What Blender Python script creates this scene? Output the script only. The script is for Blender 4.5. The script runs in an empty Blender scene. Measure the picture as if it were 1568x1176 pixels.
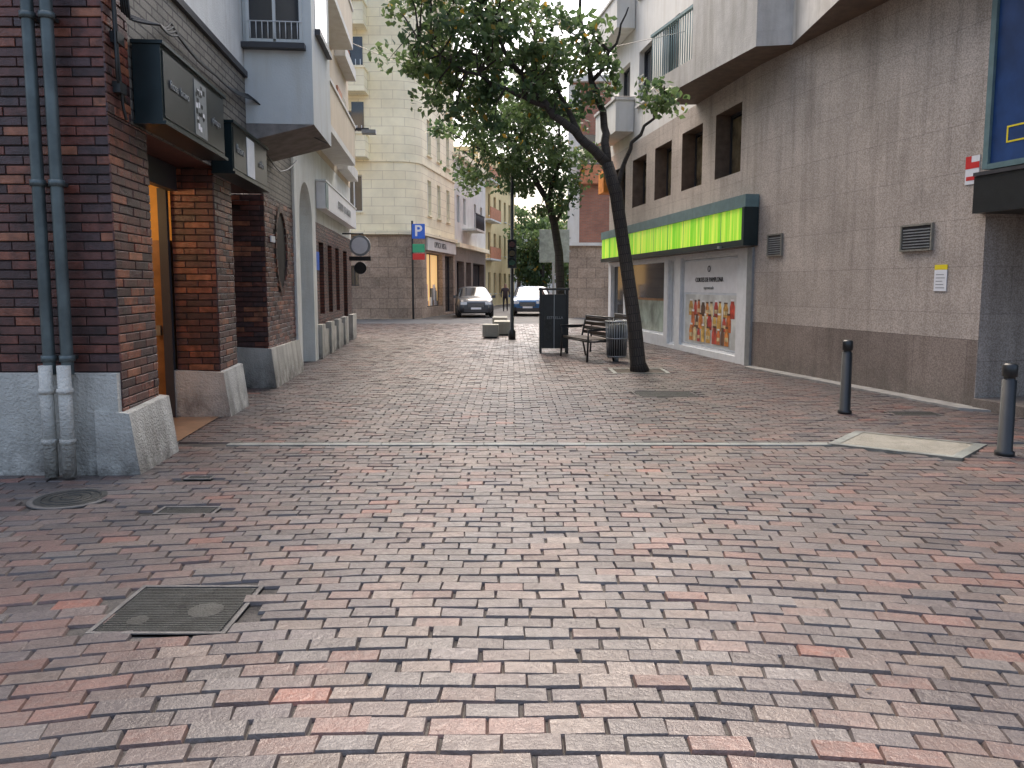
import bpy, math, random
import numpy as np
from mathutils import Vector, Matrix
random.seed(7); rng=np.random.default_rng(7)
scn=bpy.context.scene
R=math.radians
# ------------------------------------------------------------------ materials
def newmat(name):
    m=bpy.data.materials.new(name); m.use_nodes=True
    nt=m.node_tree; b=nt.nodes['Principled BSDF']
    return m,nt,b
def N(nt,t,**k):
    n=nt.nodes.new(t)
    for a,v in k.items():
        if hasattr(n,a): setattr(n,a,v)
        else: n.inputs[a.replace('_',' ')].default_value=v
    return n
def c4(c): return (c[0],c[1],c[2],1)
def mixc(nt,a,b,f,blend='MIX'):
    n=nt.nodes.new('ShaderNodeMix'); n.data_type='RGBA'; n.blend_type=blend
    for sock,v in ((n.inputs[6],a),(n.inputs[7],b),(n.inputs[0],f)):
        if hasattr(v,'links') or hasattr(v,'is_linked'): nt.links.new(v,sock)
        else: sock.default_value = c4(v) if isinstance(v,(tuple,list)) else v
    return n.outputs[2]
def noise(nt,vec,scale,detail=3,rough=.6,lo=.35,hi=.65):
    n=nt.nodes.new('ShaderNodeTexNoise'); n.inputs['Scale'].default_value=scale
    n.inputs['Detail'].default_value=min(detail,4); n.inputs['Roughness'].default_value=rough
    nt.links.new(vec,n.inputs['Vector'])
    r=nt.nodes.new('ShaderNodeMapRange'); r.inputs[1].default_value=lo; r.inputs[2].default_value=hi
    nt.links.new(n.outputs[0],r.inputs[0]); return r.outputs[0]
def coords(nt,kind='Object'):
    t=nt.nodes.new('ShaderNodeTexCoord'); return t.outputs[kind]
def sc(nt,x,k):
    fa=nt.nodes.new('ShaderNodeMath'); fa.operation='MULTIPLY'; nt.links.new(x,fa.inputs[0])
    if hasattr(k,'is_linked'): nt.links.new(k,fa.inputs[1])
    else: fa.inputs[1].default_value=k
    return fa.outputs[0]
def bump(nt,b,h,strength=.3,dist=.01):
    n=nt.nodes.new('ShaderNodeBump'); n.inputs['Strength'].default_value=strength; n.inputs['Distance'].default_value=dist
    nt.links.new(h,n.inputs['Height']); nt.links.new(n.outputs[0],b.inputs['Normal'])
def grime(nt,col,co,h=.4,k=.75,dark=(.10,.09,.075)):
    sx=nt.nodes.new('ShaderNodeSeparateXYZ'); nt.links.new(co,sx.inputs[0])
    mr=nt.nodes.new('ShaderNodeMapRange'); mr.inputs[1].default_value=0; mr.inputs[2].default_value=h; mr.inputs[3].default_value=1; mr.inputs[4].default_value=0
    nt.links.new(sx.outputs[2],mr.inputs[0]); n=noise(nt,co,5,4,.7,.3,.7)
    f=sc(nt,sc(nt,mr.outputs[0],n),k)
    return mixc(nt,col,dark,f)
def streaks(nt,col,co,k=.35,s=1.6,dark=(.5,.48,.46)):
    mp=N(nt,'ShaderNodeMapping'); mp.inputs['Scale'].default_value=(3,3,.22); nt.links.new(co,mp.inputs[0])
    st=noise(nt,mp.outputs[0],s,4,.65,.48,.75)
    return mixc(nt,col,mixc(nt,(1,1,1),dark,sc(nt,st,k*2)),1.0,'MULTIPLY')
def plain(name,c,rough=.6,metal=0,var=.25,scale=6,bmp=.15,spec=.5):
    m,nt,b=newmat(name); co=coords(nt)
    n1=noise(nt,co,scale,4); 
    c2=tuple(x*(1-var) for x in c); c3=tuple(min(1,x*(1+var*.6)) for x in c)
    col=mixc(nt,c2,c3,n1)
    nt.links.new(col,b.inputs['Base Color'])
    b.inputs['Roughness'].default_value=rough; b.inputs['Metallic'].default_value=metal
    b.inputs['Specular IOR Level'].default_value=spec
    if bmp>.15: n2=noise(nt,co,scale*9,3); bump(nt,b,n2,bmp,.006)
    return m
def stucco(name,c,dirt=.35,bmp=.5,rough=.85,gr=False):
    m,nt,b=newmat(name); co=coords(nt)
    n1=noise(nt,co,1.3,4,.65,.3,.7)
    mp=N(nt,'ShaderNodeMapping'); mp.inputs['Scale'].default_value=(3,3,.35); nt.links.new(co,mp.inputs[0])
    st=noise(nt,mp.outputs[0],1.6,4,.6,.45,.75)
    n3=noise(nt,co,45,3,.6)
    col=mixc(nt,c,tuple(x*(1-dirt) for x in c),n1)
    col=mixc(nt,col,tuple(x*(1-dirt*1.3)*k for x,k in zip(c,(1,.97,.92))),st)
    if gr: col=grime(nt,col,co,.45,1.1)
    nt.links.new(col,b.inputs['Base Color']); b.inputs['Roughness'].default_value=rough
    bump(nt,b,n3,bmp,.008); return m
def brickmat(name,c1,c2,mortar,w,h,ms=.008,rough=.4,bm=.8,off=.5,var=.5,third=None,dist=.012,bias=0.,nscale=.7,speck=None,gr=0,stk=0):
    m,nt,b=newmat(name); uv=coords(nt,'UV'); co=coords(nt)
    dn=nt.nodes.new('ShaderNodeTexNoise'); dn.inputs['Scale'].default_value=3; nt.links.new(uv,dn.inputs['Vector'])
    vm=nt.nodes.new('ShaderNodeVectorMath'); vm.operation='MULTIPLY_ADD'
    nt.links.new(dn.outputs['Color'],vm.inputs[0]); vm.inputs[1].default_value=(.008,.006,0); nt.links.new(uv,vm.inputs[2])
    t=nt.nodes.new('ShaderNodeTexBrick'); nt.links.new(vm.outputs[0],t.inputs['Vector'])
    t.inputs['Color1'].default_value=c4(c1); t.inputs['Color2'].default_value=c4(c2); t.inputs['Mortar'].default_value=c4(mortar)
    t.inputs['Scale'].default_value=1; t.inputs['Mortar Size'].default_value=ms; t.inputs['Mortar Smooth'].default_value=.25
    t.inputs['Brick Width'].default_value=w; t.inputs['Row Height'].default_value=h; t.offset=off; t.inputs['Bias'].default_value=bias
    n1=noise(nt,co,nscale,4,.65,.35,.68); n2=noise(nt,co,60,3,.7)
    col=t.outputs[0]
    if third:
        vo=nt.nodes.new('ShaderNodeVectorMath'); vo.operation='ADD'; vo.inputs[1].default_value=(w*30,h*44,0); nt.links.new(vm.outputs[0],vo.inputs[0])
        t2=nt.nodes.new('ShaderNodeTexBrick'); nt.links.new(vo.outputs[0],t2.inputs['Vector'])
        t2.inputs['Color1'].default_value=(0,0,0,1); t2.inputs['Color2'].default_value=(1,1,1,1); t2.inputs['Mortar'].default_value=(0,0,0,1)
        t2.inputs['Scale'].default_value=1; t2.inputs['Mortar Size'].default_value=ms; t2.inputs['Brick Width'].default_value=w; t2.inputs['Row Height'].default_value=h; t2.offset=off
        t2.inputs['Bias'].default_value=-.35
        col=mixc(nt,col,third,t2.outputs[0])
    mul=nt.nodes.new('ShaderNodeMapRange'); mul.inputs[3].default_value=1-var; mul.inputs[4].default_value=1.1
    nt.links.new(n1,mul.inputs[0])
    cm=nt.nodes.new('ShaderNodeCombineColor'); 
    for i in range(3): nt.links.new(mul.outputs[0],cm.inputs[i])
    col=mixc(nt,col,cm.outputs[0],1.0,'MULTIPLY')
    if speck:
        n5=noise(nt,co,speck[0],2,.8,.42,.58)
        col=mixc(nt,col,mixc(nt,(1,1,1),speck[1],n5),1.0,'MULTIPLY')
    if stk: col=streaks(nt,col,co,stk)
    if gr: col=grime(nt,col,co,gr,.8)
    nt.links.new(col,b.inputs['Base Color'])
    rr=nt.nodes.new('ShaderNodeMapRange'); rr.inputs[3].default_value=rough*.8; rr.inputs[4].default_value=min(1,rough*1.3)
    nt.links.new(n2,rr.inputs[0]); nt.links.new(rr.outputs[0],b.inputs['Roughness'])
    ma=nt.nodes.new('ShaderNodeMath'); ma.operation='MULTIPLY_ADD'; nt.links.new(n2,ma.inputs[0]); ma.inputs[1].default_value=.25
    inv=nt.nodes.new('ShaderNodeMath'); inv.operation='SUBTRACT'; inv.inputs[0].default_value=1; nt.links.new(t.outputs['Fac'],inv.inputs[1])
    nt.links.new(inv.outputs[0],ma.inputs[2])
    bump(nt,b,ma.outputs[0],bm,dist); return m
def emis(name,c,s):
    m,nt,b=newmat(name); b.inputs['Base Color'].default_value=c4(c); b.inputs['Emission Color'].default_value=c4(c); b.inputs['Emission Strength'].default_value=s; return m

M_brick=brickmat('dark_brick',(.17,.05,.032),(.06,.024,.02),(.018,.013,.012),.30,.078,.010,.3,1.0,third=(.27,.085,.045),var=.55,dist=.025)
M_mortar=plain('dark_mortar',(.022,.017,.015),.9)
M_gb=[plain('glazed_brick_%d'%i,c,.25+.06*(i%3),0,.45,9,.4,.6) for i,c in enumerate([(.15,.045,.03),(.085,.03,.024),(.05,.022,.02),(.22,.07,.038),(.30,.11,.055),(.11,.04,.03),(.07,.035,.035)])]
M_brickred=brickmat('red_brick',(.42,.17,.11),(.33,.14,.095),(.26,.21,.17),.25,.07,.01,.8,.4,var=.25)
M_greybrick=brickmat('tan_painted_brick',(.25,.23,.19),(.20,.185,.155),(.07,.06,.055),.30,.09,.010,.6,.9,var=.3)
M_granite=brickmat('granite_cladding',(.58,.51,.45),(.52,.455,.40),(.36,.315,.28),.95,.62,.0045,.5,.25,var=.22,dist=.004,speck=(48,(.62,.60,.58)),nscale=.6,off=.5,stk=.3)
M_granited=brickmat('granite_plinth',(.36,.30,.26),(.32,.265,.23),(.19,.16,.14),.95,.9,.005,.42,.25,var=.3,dist=.004,speck=(48,(.6,.58,.56)),gr=.5,stk=.3)
M_rubble=brickmat('rough_granite',(.50,.39,.30),(.39,.31,.24),(.22,.18,.14),.9,.5,.012,.8,.5,var=.35,speck=(10,(.75,.72,.7)))
M_cream=brickmat('cream_stone',(.92,.85,.62),(.88,.80,.57),(.62,.54,.37),1.1,.42,.012,.8,.3,var=.10)
M_white=stucco('white_stucco',(.76,.77,.73),.2)
M_plinth=stucco('plinth_stucco',(.68,.66,.59),.42,.9,gr=True)
M_bay=stucco('bay_render',(.68,.71,.69),.12,.2)
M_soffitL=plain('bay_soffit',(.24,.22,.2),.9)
M_pink=stucco('salmon_render',(.68,.58,.44),.15,.2)
M_pale=stucco('pale_render',(.70,.69,.65),.15,.25)
M_conc=stucco('concrete',(.64,.62,.58),.32,.4)
M_concl=stucco('light_concrete',(.27,.26,.22),.35,.6)
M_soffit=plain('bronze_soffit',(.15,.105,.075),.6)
M_yellow=stucco('yellow_render',(.85,.68,.36),.15,.2)
M_glass=plain('window_glass',(.035,.04,.045),.06,0,.3,1.2,0,.8)
M_glassw=plain('window_glass_warm',(.16,.13,.08),.1,0,.5,2.5,0,.8)
M_frame=plain('dark_frame',(.04,.04,.045),.45,0,.1)
M_framew=plain('white_frame',(.70,.72,.73),.4,0,.08)
M_black=plain('black_paint',(.016,.018,.019),.35,0,.2,8,.1)
M_iron=plain('cast_iron',(.045,.047,.044),.5,.4,.35,10,.5)
M_rim=plain('manhole_rim',(.11,.105,.10),.6,.1,.35,8,.4)
M_teal=plain('teal_metal',(.13,.21,.22),.45,.2,.15)
M_dteal=plain('dark_green_metal',(.010,.022,.025),.35,.2,.15)
M_pipe=plain('pipe_grey_green',(.10,.125,.125),.4,.3,.3,4)
M_shut=plain('shutter_orange',(.5,.2,.1),.7)
M_wood=plain('door_wood',(.30,.15,.06),.5)
M_orange=plain('ochre_wall',(.75,.42,.12),.8,0,.1)
M_grey=plain('grey_metal',(.30,.32,.33),.4,.5,.15)
M_blue=plain('blue_panel',(.02,.06,.18),.3,0,.3,2)
M_bluesign=plain('blue_sign',(.02,.13,.6),.4,0,.05)
M_redsign=plain('red_sign',(.6,.03,.03),.4,0,.05)
M_greensign=plain('green_sign',(.03,.35,.18),.4,0,.05)
M_yelsign=plain('yellow_sign',(.8,.65,.03),.4,0,.05)
M_whitesign=plain('white_sign',(.75,.76,.78),.4,0,.05)
M_gold=emis('shop_glow',(.95,.6,.25),.6)
M_rubber=plain('rubber',(.02,.02,.02),.8)
M_asph=plain('asphalt',(.09,.09,.09),.75,0,.3,1.5,.5)
M_kerb=plain('kerb_stone',(.28,.27,.25),.8,0,.25,4,.4)
M_strip=plain('drain_strip',(.20,.215,.20),.45,0,.35,4,.4)
def green_mat():
    m,nt,b=newmat('green_fascia'); uv=coords(nt,'UV')
    mp=N(nt,'ShaderNodeMapping'); mp.inputs['Scale'].default_value=(1.0,.02,1); nt.links.new(uv,mp.inputs[0])
    n=noise(nt,mp.outputs[0],5.5,3,.7,.40,.60)
    col=mixc(nt,(.20,.66,.01),(.72,.95,.10),n)
    nt.links.new(col,b.inputs['Base Color']); nt.links.new(col,b.inputs['Emission Color']); b.inputs['Emission Strength'].default_value=.35
    b.inputs['Roughness'].default_value=.3; return m
M_green=green_mat()
def poster_grad():
    m,nt,b=newmat('poster_background'); uv=coords(nt,'UV'); n=noise(nt,uv,1.5,3)
    col=mixc(nt,(.70,.73,.76),(.50,.56,.61),n); nt.links.new(col,b.inputs['Base Color']); b.inputs['Roughness'].default_value=.3; return m
M_posterbg=poster_grad()
# ------------------------------------------------------------------ mesh builder
class Fr:
    def __init__(s,o,d,out=None):
        s.o=Vector((o[0],o[1],0)); s.d=Vector((d[0],d[1],0)).normalized(); s.n=Vector((out[0],out[1],0)).normalized()
    def p(s,u,d,z): return s.o+s.d*u+s.n*d+Vector((0,0,z))
W=Fr((0,0),(1,0),(0,1))
class MB:
    def __init__(s): s.V=[];s.F=[];s.I=[];s.U=[];s.mats=[];s.S=[]
    def mi(s,m):
        if m not in s.mats: s.mats.append(m)
        return s.mats.index(m)
    def poly(s,pts,mat,uvs=None,smooth=False):
        k=len(s.V); s.V+= [tuple(p) for p in pts]; s.F.append(tuple(range(k,k+len(pts)))); s.I.append(s.mi(mat)); s.S.append(smooth)
        s.U.append(uvs if uvs else [(p[0],p[2]) for p in pts])
    def q(s,fr,c,mat):
        P=[fr.p(*x) for x in c]
        du=max(x[0] for x in c)-min(x[0] for x in c); dd=max(x[1] for x in c)-min(x[1] for x in c); dz=max(x[2] for x in c)-min(x[2] for x in c)
        if dz<1e-5: uv=[(x[0],x[1]) for x in c]
        elif du<=dd: uv=[(x[1],x[2]) for x in c]
        else: uv=[(x[0],x[2]) for x in c]
        s.poly(P,mat,uv)
    def box(s,fr,u0,u1,d0,d1,z0,z1,mat,top=None):
        s.q(fr,[(u0,d1,z0),(u1,d1,z0),(u1,d1,z1),(u0,d1,z1)],mat)
        s.q(fr,[(u0,d0,z0),(u1,d0,z0),(u1,d0,z1),(u0,d0,z1)],mat)
        s.q(fr,[(u0,d0,z0),(u0,d1,z0),(u0,d1,z1),(u0,d0,z1)],mat)
        s.q(fr,[(u1,d0,z0),(u1,d1,z0),(u1,d1,z1),(u1,d0,z1)],mat)
        s.q(fr,[(u0,d0,z1),(u1,d0,z1),(u1,d1,z1),(u0,d1,z1)],top or mat)
        s.q(fr,[(u0,d0,z0),(u1,d0,z0),(u1,d1,z0),(u0,d1,z0)],mat)
    def bricks(s,fr,u0,u1,z0,z1,d=0,bl=.30,bh=.078,skip=None,dep=.011,k0=0):
        z=z0; r=k0
        while z<z1-.02:
            h=min(bh,z1-z)-.011; u=u0-(bl/2 if r%2 else 0)-random.random()*.02
            while u<u1-.01:
                a=max(u,u0)+.004; b=min(u+bl,u1)-.004
                if b-a>.03 and not (skip and skip((a+b)/2,z+h/2)):
                    dd=d+dep+random.uniform(-.004,.004); e=.004
                    m=random.choices(M_gb,(3,3,2,2,.8,3,2))[0]
                    P=[(a+e,dd,z+e),(b-e,dd,z+e),(b-e,dd,z+h-e),(a+e,dd,z+h-e)]; Q=[(a,d-.002,z),(b,d-.002,z),(b,d-.002,z+h),(a,d-.002,z+h)]; Q2=[(a,dd-e,z),(b,dd-e,z),(b,dd-e,z+h),(a,dd-e,z+h)]
                    s.q(fr,P,m)
                    for i in range(4):
                        j=(i+1)%4; s.q(fr,[Q2[i],Q2[j],P[j],P[i]],m); s.q(fr,[Q[i],Q[j],Q2[j],Q2[i]],m)
                u+=bl
            z+=bh; r+=1
    def prism(s,pts,z0,z1,mat,top=None,bot=None):
        n=len(pts); a=0
        for i in range(n):
            p,q=pts[i],pts[(i+1)%n]; l=math.dist(p,q)
            s.poly([(p[0],p[1],z0),(q[0],q[1],z0),(q[0],q[1],z1),(p[0],p[1],z1)],mat,[(a,z0),(a+l,z0),(a+l,z1),(a,z1)]); a+=l
        s.poly([(p[0],p[1],z1) for p in pts],top or mat,[(p[0],p[1]) for p in pts])
        s.poly([(p[0],p[1],z0) for p in pts],bot or mat,[(p[0],p[1]) for p in pts])
    def tube(s,pts,rad,mat,n=8,cap=True):
        pts=[Vector(p) for p in pts]
        if not isinstance(rad,(list,tuple)): rad=[rad]*len(pts)
        rings=[]; ref=None
        for i,p in enumerate(pts):
            t=(pts[min(i+1,len(pts)-1)]-pts[max(i-1,0)]).normalized()
            if ref is None: ref=Vector((1,0,0)) if abs(t.x)<.8 else Vector((0,1,0))
            a=(ref-t*ref.dot(t)).normalized(); b=t.cross(a); ref=a
            rings.append([p+(a*math.cos(k*2*math.pi/n)+b*math.sin(k*2*math.pi/n))*rad[i] for k in range(n)])
        L=0
        for i in range(len(rings)-1):
            l2=L+(pts[i+1]-pts[i]).length
            for k in range(n):
                k2=(k+1)%n
                s.poly([rings[i][k],rings[i][k2],rings[i+1][k2],rings[i+1][k]],mat,[(k/n,L),((k+1)/n,L),((k+1)/n,l2),(k/n,l2)],True)
            L=l2
        if cap:
            s.poly(rings[0],mat); s.poly(rings[-1],mat)
    def cyl(s,x,y,z0,z1,r,mat,n=20,r2=None): s.tube([(x,y,z0),(x,y,z1)],[r,r2 if r2 is not None else r],mat,n)
    def facade(s,fr,u0,u1,z0,z1,ops,mat,depth=.15,reveal=None,glass=None,frame=None,d=0,sill=None,mull=True):
        us=sorted(set([u0,u1]+[o[0] for o in ops]+[o[1] for o in ops])); zs=sorted(set([z0,z1]+[o[2] for o in ops]+[o[3] for o in ops]))
        us=[x for x in us if u0<=x<=u1]; zs=[x for x in zs if z0<=x<=z1]
        for i in range(len(us)-1):
            for j in range(len(zs)-1):
                cu=(us[i]+us[i+1])/2; cz=(zs[j]+zs[j+1])/2
                if any(o[0]<cu<o[1] and o[2]<cz<o[3] for o in ops): continue
                s.q(fr,[(us[i],d,zs[j]),(us[i+1],d,zs[j]),(us[i+1],d,zs[j+1]),(us[i],d,zs[j+1])],mat)
        rv=reveal or mat
        for o in ops:
            a,b,c,e=o[:4]; D=d-depth
            s.q(fr,[(a,d,c),(a,D,c),(a,D,e),(a,d,e)],rv); s.q(fr,[(b,d,c),(b,D,c),(b,D,e),(b,d,e)],rv)
            s.q(fr,[(a,d,e),(b,d,e),(b,D,e),(a,D,e)],rv); s.q(fr,[(a,d,c),(b,d,c),(b,D,c),(a,D,c)],rv)
            g=o[4] if len(o)>4 else (glass or M_glass)
            s.q(fr,[(a,D,c),(b,D,c),(b,D,e),(a,D,e)],g)
            f=frame or M_frame; w=.05
            s.box(fr,a+.001,a+w,D+.003,D+.05,c+.001,e-.001,f); s.box(fr,b-w,b-.001,D+.003,D+.05,c+.001,e-.001,f)
            s.box(fr,a+w+.001,b-w-.001,D+.003,D+.048,e-w,e-.001,f); s.box(fr,a+w+.001,b-w-.001,D+.003,D+.048,c+.001,c+w,f)
            if mull: s.box(fr,(a+b)/2-.03,(a+b)/2+.03,D+.003,D+.044,c+w+.001,e-w-.001,f)
            if sill: s.box(fr,a-.06,b+.06,d+.002,d+.09,c-.07,c-.005,sill)
    def build(s,name,bevel=0):
        me=bpy.data.meshes.new(name); me.from_pydata(s.V,[],s.F)
        for m in s.mats: me.materials.append(m)
        me.polygons.foreach_set('material_index',s.I); me.polygons.foreach_set('use_smooth',s.S)
        uv=me.uv_layers.new(name='UVMap'); flat=[c for f in s.U for p in f for c in p]; uv.data.foreach_set('uv',flat)
        me.update()
        o=bpy.data.objects.new(name,me); scn.collection.objects.link(o)
        import bmesh
        bm=bmesh.new(); bm.from_mesh(me); bmesh.ops.remove_doubles(bm,verts=bm.verts,dist=.0002); bmesh.ops.recalc_face_normals(bm,faces=bm.faces); bm.to_mesh(me); bm.free()
        if bevel:
            b=o.modifiers.new('bevel','BEVEL'); b.width=bevel; b.segments=2; b.limit_method='ANGLE'; b.angle_limit=R(40)
        return o
def text(body,fr,u,d,z,size,mat,parent,name='lettering',bold=0.0,align='CENTER'):
    cu=bpy.data.curves.new(name,'FONT'); cu.body=body; cu.size=size; cu.extrude=.004; cu.align_x=align; cu.align_y='CENTER'; cu.offset=bold
    o=bpy.data.objects.new(name,cu); scn.collection.objects.link(o); cu.materials.append(mat)
    right=(-fr.n).cross(Vector((0,0,1))); up=Vector((0,0,1))
    m=Matrix((right,up,fr.n)).transposed().to_4x4(); m.translation=fr.p(u,d,z); o.matrix_world=m
    if parent: o.parent=parent
    return o

# ------------------------------------------------------------------ camera
cam=bpy.data.cameras.new('camera'); co=bpy.data.objects.new('camera',cam); scn.collection.objects.link(co); scn.camera=co
cam.sensor_width=36; cam.lens=27.1; cam.shift_y=-.0166; cam.clip_end=1000; cam.clip_start=.05
co.location=(0,0,1.6); co.rotation_euler=(R(90-6),0,0)
# ------------------------------------------------------------------ light
w=bpy.data.worlds.new('World'); scn.world=w; w.use_nodes=True; nt=w.node_tree
sky=nt.nodes.new('ShaderNodeTexSky'); sky.sky_type='NISHITA'; sky.sun_disc=False
SE,SA=R(55),R(-15)
sky.sun_elevation=SE; sky.sun_rotation=SA; sky.air_density=1.0; sky.dust_density=7.0; sky.ozone_density=.3
bg=nt.nodes['Background']; bg.inputs[1].default_value=.42; nt.links.new(sky.outputs[0],bg.inputs[0])
sun=bpy.data.lights.new('sun','SUN'); sun.energy=2.8; sun.angle=R(90); sun.color=(1,.98,.95)
so=bpy.data.objects.new('sun',sun); scn.collection.objects.link(so)
sd=Vector((math.sin(SA)*math.cos(SE),math.cos(SA)*math.cos(SE),math.sin(SE))); so.rotation_euler=sd.to_track_quat('Z','Y').to_euler()
scn.view_settings.view_transform='Standard'; scn.view_settings.look='None'; scn.view_settings.exposure=0

# ------------------------------------------------------------------ ground
m,nt,b=newmat('ground_dirt_joints'); cc=coords(nt); n1=noise(nt,cc,2.5,4); n2=noise(nt,cc,40,3)
col=mixc(nt,(.02,.018,.017),(.10,.09,.08),n1); nt.links.new(col,b.inputs['Base Color']); b.inputs['Roughness'].default_value=.9; bump(nt,b,n2,.5,.01)
mb=MB(); mb.poly([(-300,-300,-.018),(300,-300,-.018),(300,400,-.018),(-300,400,-.018)],m); mb.build('ground')
mb=MB(); mb.poly([(-40,33,-.008),(40,33,-.008),(40,37,-.008),(4.5,37,-.008),(12,120,-.008),(6,120,-.008),(-2.9,37,-.008),(-40,37,-.008)],M_asph); mb.build('road')
m,nt,b=newmat('clay_pavers'); cc=coords(nt)
at=nt.nodes.new('ShaderNodeAttribute'); at.attribute_name='Col'
n1=noise(nt,cc,.45,4,.6,.35,.65); n2=noise(nt,cc,22,4,.75,.3,.7); n3=noise(nt,cc,1.6,4,.75,.44,.66)
col=mixc(nt,at.outputs['Color'],(.125,.108,.098),sc(nt,n1,.45))
col=mixc(nt,col,(.050,.043,.042),sc(nt,n3,.58))
col=mixc(nt,col,(.075,.063,.06),sc(nt,n2,.5))
nt.links.new(col,b.inputs['Base Color'])
rr=nt.nodes.new('ShaderNodeMapRange'); rr.inputs[3].default_value=.27; rr.inputs[4].default_value=.56; nt.links.new(n2,rr.inputs[0]); nt.links.new(rr.outputs[0],b.inputs['Roughness'])
b.inputs['Specular IOR Level'].default_value=.6
bump(nt,b,n2,.45,.008)
M_paver=m
def build_pavers():
    L,H=.218,.109; items=[]
    holes=[(-1.99,-1.32,3.41,4.01),(-2.55,-2.1,5.29,5.51),(-2.75,-2.5,6.28,6.42),(-2.9,3.3,7.66,7.80),(1.8,2.75,11.1,11.7),(1.85,2.95,14.05,14.95),(4.75,5.4,9.45,9.8)]
    Q4=[(3.15,7.70),(4.17,6.98),(4.85,7.66),(3.8,8.45)]
    def ok(x,y):
        for a,b_,c,d in holes:
            if a-.02<x<b_+.02 and c-.02<y<d+.02: return False
        if (x+3.35)**2+(y-5.72)**2<.31**2: return False
        if 3.2<x<4.9 and 6.95<y<8.5:
            ins=True
            for i in range(4):
                p,q=Q4[i],Q4[(i+1)%4]
                if (q[0]-p[0])*(y-p[1])-(q[1]-p[1])*(x-p[0])<0: ins=False
            if ins: return False
        return True
    A_,Wd,x0=.36,1.5,.0
    def fs(x):
        t=abs(x-x0)-.5
        return 0 if t<0 else A_*Wd*math.log(math.cosh(t/Wd))
    def sl_(x):
        t=abs(x-x0)-.5
        return 0 if t<0 else A_*math.tanh(t/Wd)*(1 if x>x0 else -1)
    def g(v): return max(0,min(1,(7.75-v)/5.2))
    v=.6; row=0
    while v<8.2:
        x=-7.2+(row%2)*L/2+random.uniform(-.03,.03); vo=random.uniform(-.004,.004); ph=random.random()*6
        while x<8.5:
            y=v-fs(x)*g(v)+vo+.006*math.sin(x*1.3+ph); sl=-sl_(x)*g(v); ca=1/math.sqrt(1+sl*sl)
            gp=(-1/5.2 if 7.75-5.2<v<7.75 else 0)
            st=(1-fs(x)*gp)
            if .9<y<7.60 and ok(x,y): items.append((x,y,math.atan(sl),L, H*ca*st))
            x+=L*ca
        v+=H; row+=1
    y=7.865; row=0
    while y<33:
        x=-7.5+(row%2)*L/2+random.random()*.02
        while x<(8 if y<26 else 14):
            if ok(x,y): items.append((x,y,0,L,H))
            x+=L
        y+=H; row+=1
    n=len(items); A=np.array(items)
    hl=A[:,3]/2-.0018; hh=A[:,4]/2-.0018
    sx=np.array([-1,1,1,-1,-1,1,1,-1]); sy=np.array([-1,-1,1,1,-1,-1,1,1]); ins=np.array([0]*4+[.006]*4)
    px=sx*(hl[:,None]-ins); py=sy*(hh[:,None]-ins)
    jit=rng.normal(0,.0024,(n,8)); jit[:,4:]=jit[:,:4]; jit2=rng.normal(0,.0022,(n,8)); jit2[:,4:]=jit2[:,:4]
    px=px+jit; py=py+jit2
    rot=A[:,2]+rng.normal(0,.016,n); jx=rng.normal(0,.003,n); jy=rng.normal(0,.0022,n)
    X=A[:,0,None]+jx[:,None]+px*np.cos(rot)[:,None]-py*np.sin(rot)[:,None]
    Y=A[:,1,None]+jy[:,None]+px*np.sin(rot)[:,None]+py*np.cos(rot)[:,None]
    Z=np.tile(np.array([-.016]*4+[0]*4),(n,1)).astype(float)
    sunk=(rng.random(n)<.025)*rng.uniform(.003,.008,n)
    hz=rng.normal(0,.0018,n)+.0035*np.sin(A[:,0]*1.7+np.sin(A[:,1]))*np.sin(A[:,1]*1.3)-sunk; tx=rng.normal(0,.014,n); ty=rng.normal(0,.024,n)
    Z[:,4:]+=hz[:,None]+px[:,4:]*tx[:,None]+py[:,4:]*ty[:,None]
    V=np.stack([X,Y,Z],-1).reshape(-1,3)
    f=np.array([[4,5,6,7],[0,1,5,4],[1,2,6,5],[2,3,7,6],[3,0,4,7]])
    F=(f[None]+8*np.arange(n)[:,None,None]).reshape(-1,4)
    me=bpy.data.meshes.new('brick_pavement'); me.from_pydata(V.tolist(),[],F.tolist())
    pal=np.array([[.155,.085,.07],[.13,.082,.07],[.11,.085,.078],[.086,.074,.075],[.145,.112,.095],[.112,.102,.098],[.215,.085,.06],[.06,.05,.05]])
    x_,y_=A[:,0],A[:,1]
    ctr=np.exp(-((x_-.1)/1.9)**2)
    pr=np.stack([1.1-.8*ctr,1.0-.3*ctr,np.full(n,1.),np.full(n,.9),.5+.9*ctr,.5+.9*ctr,.14-.11*ctr,np.full(n,.4)],1); pr/=pr.sum(1,keepdims=True)
    idx=(pr.cumsum(1)>rng.random(n)[:,None]).argmax(1)
    C=pal[idx]*rng.normal(1,.12,n)[:,None].clip(.65,1.4)*(1+.35*ctr)[:,None]
    C4=np.concatenate([np.repeat(C,8,0),np.ones((n*8,1))],1).clip(0,1)
    ca=me.color_attributes.new('Col','FLOAT_COLOR','POINT'); ca.data.foreach_set('color',C4.ravel())
    me.materials.append(M_paver); o=bpy.data.objects.new('brick_pavement',me); scn.collection.objects.link(o)
build_pavers()
mb=MB(); x=-2.9
while x<3.2:
    l=.48+random.random()*.05; mb.box(W,x+.004,min(x+l,3.25),7.67+random.uniform(-.004,.004),7.79,-.016,.002+random.uniform(-.001,.002),M_strip); x+=l
mb.build('stone_drain_strip',.004)
mb=MB(); Q=[(3.2,7.70),(4.17,7.02),(4.8,7.66),(3.8,8.4)]
mb.prism(Q,-.016,.008,M_concl)
def inset(Q,k):
    c=(sum(p[0] for p in Q)/4,sum(p[1] for p in Q)/4); return [(c[0]+(p[0]-c[0])*k,c[1]+(p[1]-c[1])*k) for p in Q]
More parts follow.
